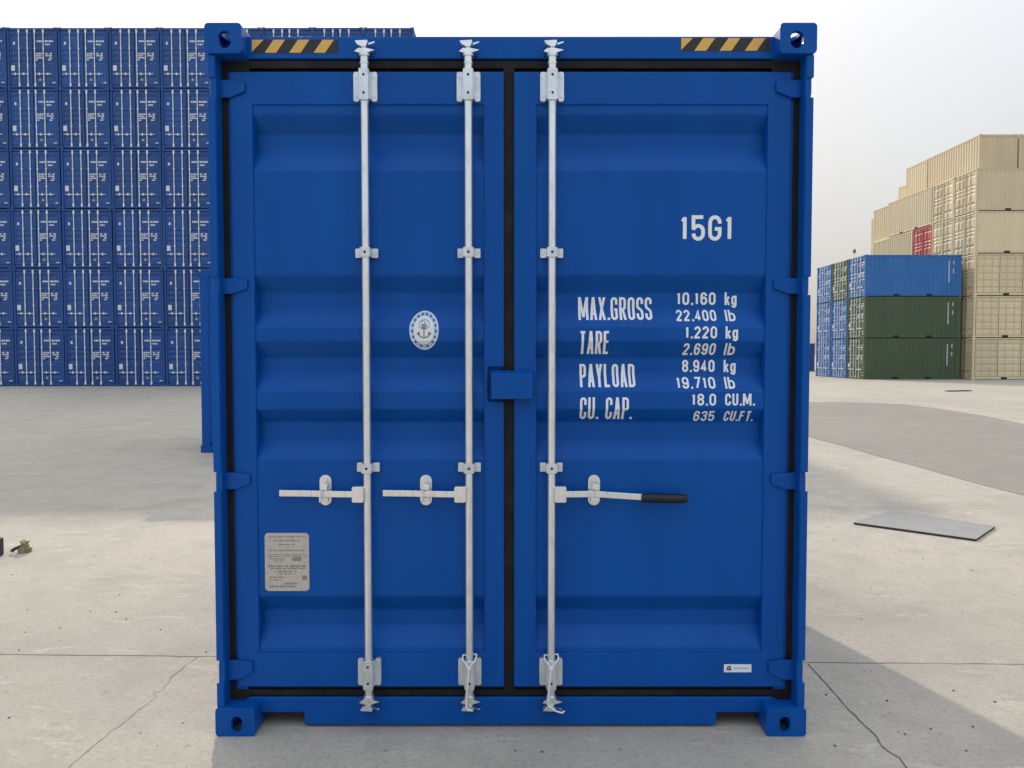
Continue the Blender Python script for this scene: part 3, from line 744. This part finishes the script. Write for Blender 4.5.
# ------------------------------------------------------------------ containers in the yard
def dash_block(b, x0, x1, z0, z1, y, rows, seed, fill=.8):
    rr = random.Random(seed); h = (z1 - z0) / rows
    for k in range(rows):
        x = x0
        while x < x1:
            wv = rr.uniform(.05, .12); xe = min(x + wv, x1)
            if rr.random() < fill: b.add([(x, y, z0 + h*k + h*.15), (xe, y, z0 + h*k + h*.15), (xe, y, z0 + h*k + h*.8), (x, y, z0 + h*k + h*.8)], [(0, 1, 2, 3)])
            x = xe + .022
def make_container(L, H, paint, seam='seam', side='plain', marks=True, pockets=False, warn=False, side_marks=False, rod='rodwhite'):
    """yard container: door end at y=0, x centred, runs to +y"""
    root = empty('shipping_container', (0, 0, 0)); P = M[paint]; W = HW
    b = MB()
    for sx in (-1, 1):
        for y0 in (0, L - .178):
            for z0 in (0, H - .118): b.box(sx * W, sx * (W - .162), y0, y0 + .178, z0, z0 + .118)
            b.box(sx * (W - .006), sx * (W - .10), y0 + .02, y0 + .15, .118, H - .118)
        b.box(sx * (W - .008), sx * (W - .06), .178, L - .178, H - .09, H - .02)
        b.box(sx * (W - .008), sx * (W - .06), .178, L - .178, .03, .16)
    for y0, y1 in ((.03, .12), (L - .12, L - .03)):
        b.box(-W + .162, W - .162, y0, y1, H - .13, H - .015); b.box(-W + .162, W - .162, y0, y1, .03, .16)
    b.build('container_frame', P, root)
    for sx in (-1, 1):
        if side == 'panels' and sx == 1:
            n = 4; ln = (L - .36) / n
            s_ = MB(); s_.box(W - .09, W - .10, .18, L - .18, .16, H - .09); s_.build('side_seal', M[seam], root)
            for k in range(n):
                d = MB(); ya, yb = .18 + k * ln + .02, .18 + (k + 1) * ln - .02; za, zb = .18, H - .11
                d.box(W - .035, W - .075, ya, ya + .07, za, zb); d.box(W - .035, W - .075, yb - .07, yb, za, zb)
                d.box(W - .035, W - .075, ya + .07, yb - .07, zb - .09, zb); d.box(W - .035, W - .075, ya + .07, yb - .07, za, za + .09)
                z = zb - .09; V = []
                lev = [(z, 0)]; hh = (zb - za - .18)
                for q in range(5):
                    zz = z - hh * (q + .5) / 5
                    lev += [(zz + .10, 0), (zz + .05, 1), (zz - .03, 1), (zz - .08, 0)]
                lev.append((za + .09, 0))
                for zz, e in lev: V += [(W - .045 - .034 * e, ya + .07, zz), (W - .045 - .034 * e, yb - .07, zz)]
                d.add(V, [(2*i, 2*i+1, 2*i+3, 2*i+2) for i in range(len(lev) - 1)])
                dd_ = d.build('side_door', P, root)
                r_ = MB()
                for yy in (ya + ln * .30, ya + ln * .66): r_.tube((W - .022, yy, .10), (W - .022, yy, H - .06), .013, .013, 6)
                r_.build('locking_bar', P, dd_)
        else:
            s_ = MB(); wall(s_, (sx * (W - .014), .15), (0, 1), (sx, 0), L - .30, .155, H - .085); s_.build('side_wall', P, root)
        if pockets and sx == 1:
            for yy in (L/2 - 1.03, L/2 + 1.03):
                k = MB(); k.box(W + .002, W - .05, yy - .18, yy + .18, .035, .150); k.build('fork_pocket', M['hole_shade'], root)  # solid black box, recess shade put into its colour
    b = MB(); wall(b, (W - .10, L - .03), (-1, 0), (0, 1), 2*W - .2, .155, H - .12); b.build('end_wall', P, root)
    b = MB(); b.box(-W + .05, W - .05, .10, L - .10, H - .05, H - .028); b.build('roof', P, root)
    b = MB(); b.box(-W + .09, W - .09, .075, .085, .10, H - .10); b.build('door_seal', M[seam], root)
    # doors
    zt_, zb2 = H - .16, .18
    for sx in (-1, 1):
        xa, xb = (-W + .12, -.022) if sx < 0 else (.022, W - .12)
        d = MB(); fw = .075
        d.box(xa, xa + fw, .045, .074, zb2, zt_); d.box(xb - fw, xb, .045, .074, zb2, zt_)
        d.box(xa + fw, xb - fw, .045, .074, zt_ - .12, zt_); d.box(xa + fw, xb - fw, .045, .074, zb2, zb2 + .12)
        hh = zt_ - zb2; lev = [(zt_ - .12, 0)]
        for f in (.90, .62, .52, .42, .13):
            zz = zb2 + hh * f; lev += [(zz + .11, 0), (zz + .05, 1), (zz - .02, 1), (zz - .08, 0)]
        lev.append((zb2 + .12, 0)); V = []
        for zz, e in lev: V += [(xa + fw, .049 + .024 * e, zz), (xb - fw, .049 + .024 * e, zz)]
        d.add(V, [(2*i, 2*i+1, 2*i+3, 2*i+2) for i in range(len(lev) - 1)])
        door = d.build('container_door', P, root)
        fr = (.235, .405) if sx < 0 else (.55, .722)
        for f in fr:
            x = -W + f * 2 * W; r_ = MB()
            r_.tube((x, .022, .07), (x, .022, H - .07), .023, .023, 8)
            for zz in (.16, H - .18): r_.box(x - .040, x + .040, .008, .044, zz - .07, zz + .07)
            for zz in (H * .37, H * .66): r_.box(x - .045, x + .045, .012, .044, zz - .018, zz + .018)
            r_.build('locking_bar', M[rod], door)
        h_ = MB()
        for f in fr:
            x = -W + f * 2 * W; s2 = -1 if sx < 0 else 1
            z = H * .235; h_.box(x + s2 * .02, x + s2 * .38, .012, .026, z - .014, z + .014)
            h_.box(x + s2 * .20 - .025, x + s2 * .20 + .025, .008, .044, z - .06, z + .06)
        h_.build('door_handle', M[rod], door)
        if marks:
            if sx < 0:
                pl = MB(); pl.box(-W + .070*2*W, -W + .142*2*W, .0435, .0485, H*.29, H*.38); pl.build('data_plate', M['paleink'], door)
                p = MB(); p.prism(ellipse(-W + .135*2*W, H*.745, .055, .075, 14), .0440, .0484); p.build('round_emblem', M['paleink'], door)
            else:
                def mk(name, *blocks):
                    p = MB()
                    for bl_ in blocks: dash_block(p, *bl_)
                    p.build(name, M['paleink'], door)
                mk('owner_code', (-W + .59*2*W, -W + .70*2*W, H*.757, H*.80, .0435, 1, 1, 1))
                mk('serial_number', (-W + .745*2*W, -W + .955*2*W - .1, H*.757, H*.80, .0435, 1, 2, 1))
                mk('size_code', (-W + .755*2*W, -W + .85*2*W, H*.705, H*.745, .0435, 1, 4, 1))
                mk('weight_captions', (-W + .565*2*W, -W + .70*2*W, H*.455, H*.59, .0435, 4, 5, .9))
                mk('weight_figures', (-W + .755*2*W, -W + .89*2*W, H*.455, H*.59, .0435, 4, 6, .75))
                p = MB(); p.add([(-W + a*2*W, .0435, H*z) for a, z in ((.885, .085), (.95, .085), (.95, .10), (.885, .10))], [(0, 1, 2, 3)])
                p.build('door_label', M['paleink'], door)
        if warn and sx > 0:
            q = MB(); xx = -W + .64 * 2 * W; zz = H * .145
            q.add([(xx - .07, .0430, zz - .05), (xx + .07, .0430, zz - .05), (xx, .0430, zz + .07)], [(0, 1, 2)]); q.build('warning_sticker', M['warn'], door)
    if side_marks:
        x = W - .012
        for nm, ya, yb, za, zb, n in (('side_serial_number', L - .85, L - .77, .85, 2.22, 14), ('side_owner_code', L - .57, L - .49, 1.98, 2.22, 4), ('side_size_code', L - .57, L - .49, 1.45, 1.72, 4)):
            st = (zb - za) / n; m_ = MB()
            for k in range(n): m_.add([(x, ya, za + st*k + st*.15), (x, yb, za + st*k + st*.15), (x, yb, za + st*k + st*.8), (x, ya, za + st*k + st*.8)], [(0, 1, 2, 3)])
            m_.build(nm, M['paleink'], root)
    return root
M['warn'] = mat('yellow_sticker', (.60, .55, .18), .6)

used = set()
def spawn(proto, loc, rz, label, group):
    root, tr = proto
    if root.name not in used: o = root; used.add(root.name)
    else: o = copy_tree(root, None, tr)
    o.location = loc; o.rotation_euler = (0, 0, rz)
    return tag(o, label, 'shipping container', group)
def proto(*a, **k):
    r_ = make_container(*a, **k); return (r_, tree_of(r_))

# left stack: six rows of high blue containers, door ends towards us
p_navy = proto(6.058, 2.896, 'navy', warn=True)
SY, SP = 37.7, 50.2 * 37.7 / F_PX
xr = U(414.3, 60, SY)[0]
rows = ['bottom row', 'second row up', 'third row up', 'fourth row up', 'fifth row up', 'top row']
cols = ['column cut by left picture edge', 'first whole column from the left', 'second whole column from the left', 'third whole column from the left',
        'column meeting the big container', 'column above left hazard stripes', 'second column right of meeting column', 'column before the last', 'right-hand end column']
for c in range(9):
    xc = xr - SP * (8 - c) - HW - .01
    for r_ in range(6):
        spawn(p_navy, (xc + random.uniform(-.008, .008), SY + random.uniform(-.02, .02), r_ * 2.902), 0,
              'navy container in tall left stack, %s, %s' % (rows[r_], cols[c]), 'navy containers in the tall left stack')
# the lone one peeking out behind the big container, long side towards us
p_blue20 = proto(6.058, 2.896, 'wear', marks=True)
bx = U(200, 400, 12.2)[0]
spawn(p_blue20, (bx, 12.2 + HW, 0), -PI/2, 'lone blue container behind the big one, only its left corner showing', 'blue high containers')

# right: blue and olive stack
p_lb = proto(6.058, 2.591, 'lightblue', pockets=True, side_marks=True)
p_gr = proto(6.058, 2.591, 'green', pockets=True, side_marks=True)
RY, RX = 48.0, U(864, 330, 48.0)[0]
names = {0: 'bottom', 1: 'middle', 2: 'top'}
where = ['column nearest us', 'middle column', 'column furthest back']
lay = [['g', 'g', 'b'], ['b', 'b', 'g'], ['b', 'b', 'b']]
for c in range(3):
    for r_ in range(3):
        k = lay[c][r_]
        spawn(p_gr if k == 'g' else p_lb, (RX, RY + HW + c * 2.56, r_ * 2.600), -PI/2,
              '%s container, %s of three in the low right stack, %s' % ('olive green' if k == 'g' else 'mid blue', names[r_], where[c]), 'blue and olive containers in the low right stack')

# right: cream stacks
p_cr = proto(6.058, 2.591, 'cream', 'creamseam', pockets=True, marks=False, rod='creamrod')
p_cp = proto(6.058, 2.591, 'cream', 'creamseam', side='panels', pockets=True, marks=False, rod='creamrod')
p_re = proto(6.058, 2.591, 'red', 'creamseam', marks=False, rod='redrod')
p_sh = proto(2.991, 2.591, 'cream', 'creamseam', marks=False, rod='creamrod')
CX, CY, CP, LV = 28.5, 47.4, 2.475, 2.600
lev5 = ['bottom', 'second', 'third', 'fourth', 'fifth']
CG = 'cream containers in the high right stack'
for r_ in range(5):
    spawn(p_cp if r_ < 3 else p_cr, (CX, CY + HW, r_ * LV), -PI/2,
          ('cream container with panelled side doors, %s level at right picture edge' if r_ < 3 else 'cream container with plain ribbed side, %s level at right picture edge') % lev5[r_], CG)
    spawn(p_cr, (CX, CY + HW + CP, r_ * LV), -PI/2, 'cream container showing only its door end, %s level of second column back' % lev5[r_], CG)
for r_ in range(3):
    spawn(p_cr, (CX, CY + HW + 2 * CP, r_ * LV), -PI/2, 'cream container below the red one, hidden by the low stack, %s level' % lev5[r_], CG)
spawn(p_re, (CX, CY + HW + 2 * CP, 3 * LV), -PI/2, 'single red container with its door end showing among the cream stack', 'red container')
for r_ in range(4):
    spawn(p_cr, (CX + HW, CY + 3 * CP + .03 + 6.058, r_ * LV), PI, 'cream container lying lengthwise behind the red one, %s level' % lev5[r_], CG)
spawn(p_cr, (CX + HW, CY + 2 * CP + .02 + 6.058, 4 * LV), PI, 'cream container lying lengthwise on top of the red one', CG)
spawn(p_sh, (CX + .30 + HW, CY + 2 * CP + 6.12 + 2.991, 4 * LV), PI, 'short cream container in line behind the one on top of the red container', CG)
for r_ in range(5):
    spawn(p_sh, (30.40 + HW, 62.3 + 2.991, r_ * LV), PI, 'short cream container furthest back at left end of the cream stack, %s level' % lev5[r_], CG)
spawn(p_cr, (29.80 + HW, 49.3 + 6.058, 5 * LV), PI, 'highest cream container at the front, set back a little on the right edge column', CG)
spawn(p_sh, (29.80 + HW, 55.45 + 2.991, 5 * LV), PI, 'short cream container in the top level, directly behind the highest front one', CG)
spawn(p_cr, (32.33 + HW, 49.3 + 6.058, 5 * LV), PI, 'top level cream container beside the highest front one, cut by the right picture edge', CG)
for r_ in range(5): spawn(p_sh, (32.95 + HW, 61.5 + 2.991, r_ * LV), PI, 'short cream container hidden deep in the cream stack, %s level' % lev5[r_], CG)
spawn(p_sh, (32.25 + HW, 61.5 + 2.991, 5 * LV - .12), PI, 'top level cream container furthest back, only a sliver showing past the short one', CG)

# far blue container in the gap, and a floodlight mast
p_far = proto(6.058, 2.591, 'navy', marks=False)
spawn(p_far, (U(815, 360, 71)[0] - 6.058, 71 + HW, 0), -PI/2, 'distant navy container glimpsed between the big container and the low right stack', 'navy container far off')
mast = empty('floodlight_mast', (U(853.5, 300, 90)[0], 90, 0)); tag(mast, 'slim floodlight mast standing behind the low right stack, only its lamp head showing', 'floodlight')
b = MB(); b.tube((0, 0, 0), (0, 0, 13.4), .14, .09, 10); b.build('pole', M['zinc'], mast)
b = MB(); b.box(-.15, .15, -.10, .10, 13.4, 13.72); b.box(-.08, .08, -.12, .1, 13.72, 13.85); b.build('lamp_head', mat('grey_lamp_housing', (.16, .16, .15), .6), mast)

# ------------------------------------------------------------------ things lying on the yard
M['steel'] = vary(mat('grey_steel_sheet', (.33, .315, .30), .6, .1), (.28, .265, .25), (1, 1, 1), 5)
M['edge'] = vary(mat('dark_steel_edge', (.05, .045, .035), .8), (.09, .075, .05), (1, 1, 1), 20)  # much darker than the sheet, for plate sides and small parts
pl = [G(853.5, 524.5), G(976, 541.5), G(995, 528.5), G(892, 512)]
b = MB(); t_ = .015
b.cur = 1; b.prism_z(pl, .004, .004 + t_ - .001)
cxm = sum(p[0] for p in pl) / 4; cym = sum(p[1] for p in pl) / 4
b.cur = 0; b.prism_z([(cxm + (x - cxm) * .998, cym + (y - cym) * .998) for x, y in pl], .004 + t_ - .001, .004 + t_ + .002)
tag(b.build('steel_plate', [M['steel'], M['edge']]), 'flat grey steel plate with dark edges lying on the concrete', 'steel plate')
M['brass'] = vary(mat('dull_yellow_zinc', (.42, .36, .20), .5, .4), (.20, .17, .09), (1, 1, 1), 30)
tx, ty = G(25, 552); tw = empty('twist_lock', (tx, ty, 0), R(20)); tag(tw, 'small dull brass coloured twist lock dropped on the ground at far left', 'twist lock')
b = MB(); b.prism_z(rrect(-.045, .045, -.035, .035, .012), .0, .045); b.prism_z(rrect(-.036, .036, -.026, .026, .01), .045, .062); b.build('collar', M['brass'], tw, .004)
b = MB()
b.prism_z(stadium(0, 0, .05, .075), .062, .080)
for k, (ra, rb) in enumerate(((.037, .03), (.03, .012))): b.tube((0, 0, .08 + k*.012), (0, 0, .092 + k*.012), ra, rb, 12)
b.build('cone', M['brass'], tw, .002)
b = MB(); b.path([(-.03, -.02, .05), (-.06, -.035, .04), (-.085, -.035, .022)], .013); b.build('lever', M['edge'], tw)
bx_, by_ = G(3.6, 561)
M['iron'] = vary(mat('dark_iron', (.05, .048, .048), .7), (.10, .095, .09), (1, 1, 1), 15)
bl = empty('iron_block', (bx_ - .245, by_ + .09, 0), R(2)); tag(bl, 'dark iron block with its lit top coloured paler, cut by the left picture edge', 'iron block')
b = MB(); b.prism(rrect(-.13, .13, 0, .14, .012), -.09, .09); b.build('body', M['iron'], bl, .004)
b = MB(); b.prism_z(rrect(-.115, .115, -.08, .08, .01), .1405, .152); b.build('lit_top', M['steel'], bl, .003)  # paler colour stands in for light falling on the block's top

fa, fb = G(949, 391.8), G(972, 391.2)
b = MB(); b.prism_z([fa, fb, (fb[0] + .1, fb[1] + .5), (fa[0] + .1, fa[1] + .5)], .004, .035)
tag(b.build('steel_plate', M['edge']), 'thin dark plate lying far off in front of the low right stack', 'steel plate')

# loose grit and pebbles scattered over the yard
rr = random.Random(11); b = MB()
def pebble(x, y, r):
    n = 6; h = r * rr.uniform(.5, .9); a0 = rr.uniform(0, 6)
    lo = [(x + r*rr.uniform(.8, 1.2)*math.cos(a0 + 2*PI*k/n), y + r*rr.uniform(.8, 1.2)*math.sin(a0 + 2*PI*k/n), .0) for k in range(n)]
    hi = [(x + (p[0]-x)*.6, y + (p[1]-y)*.6, h) for p in lo]
    b.cur = 0 if rr.random() < .7 else 1
    b.add(lo + hi, [(k, (k+1) % n, (k+1) % n + n, k + n) for k in range(n)] + [tuple(range(n, 2*n))])
for px_, py_, r in ((116, 612, .011), (88, 630, .009), (179, 657, .013), (206, 652, .009), (9, 718, .012), (183, 723, .010), (826, 695, .012), (887, 701, .011), (931, 729, .011), (995, 702, .012), (835, 746, .010), (973, 727, .010), (515, 751, .009), (542, 752, .010), (60, 628, .008)):
    x, y = G(px_, py_); pebble(x, y, r * .6)
for k in range(900):
    y = rr.uniform(1.8, 16); x = rr.uniform(-1.0, 1.0) * (1.2 + y * .75)
    if -1.3 < x < 1.3 and 3.0 < y < 6.2: continue
    pebble(x, y, rr.uniform(.0015, .0052) * (1 + .05 * y))
M['stone'] = mat('dark_grit', (.12, .11, .10), .9); M['stone2'] = mat('pale_grit', (.46, .43, .38), .9)
tag(b.build('grit', [M['stone'], M['stone2']]), kind='stuff')
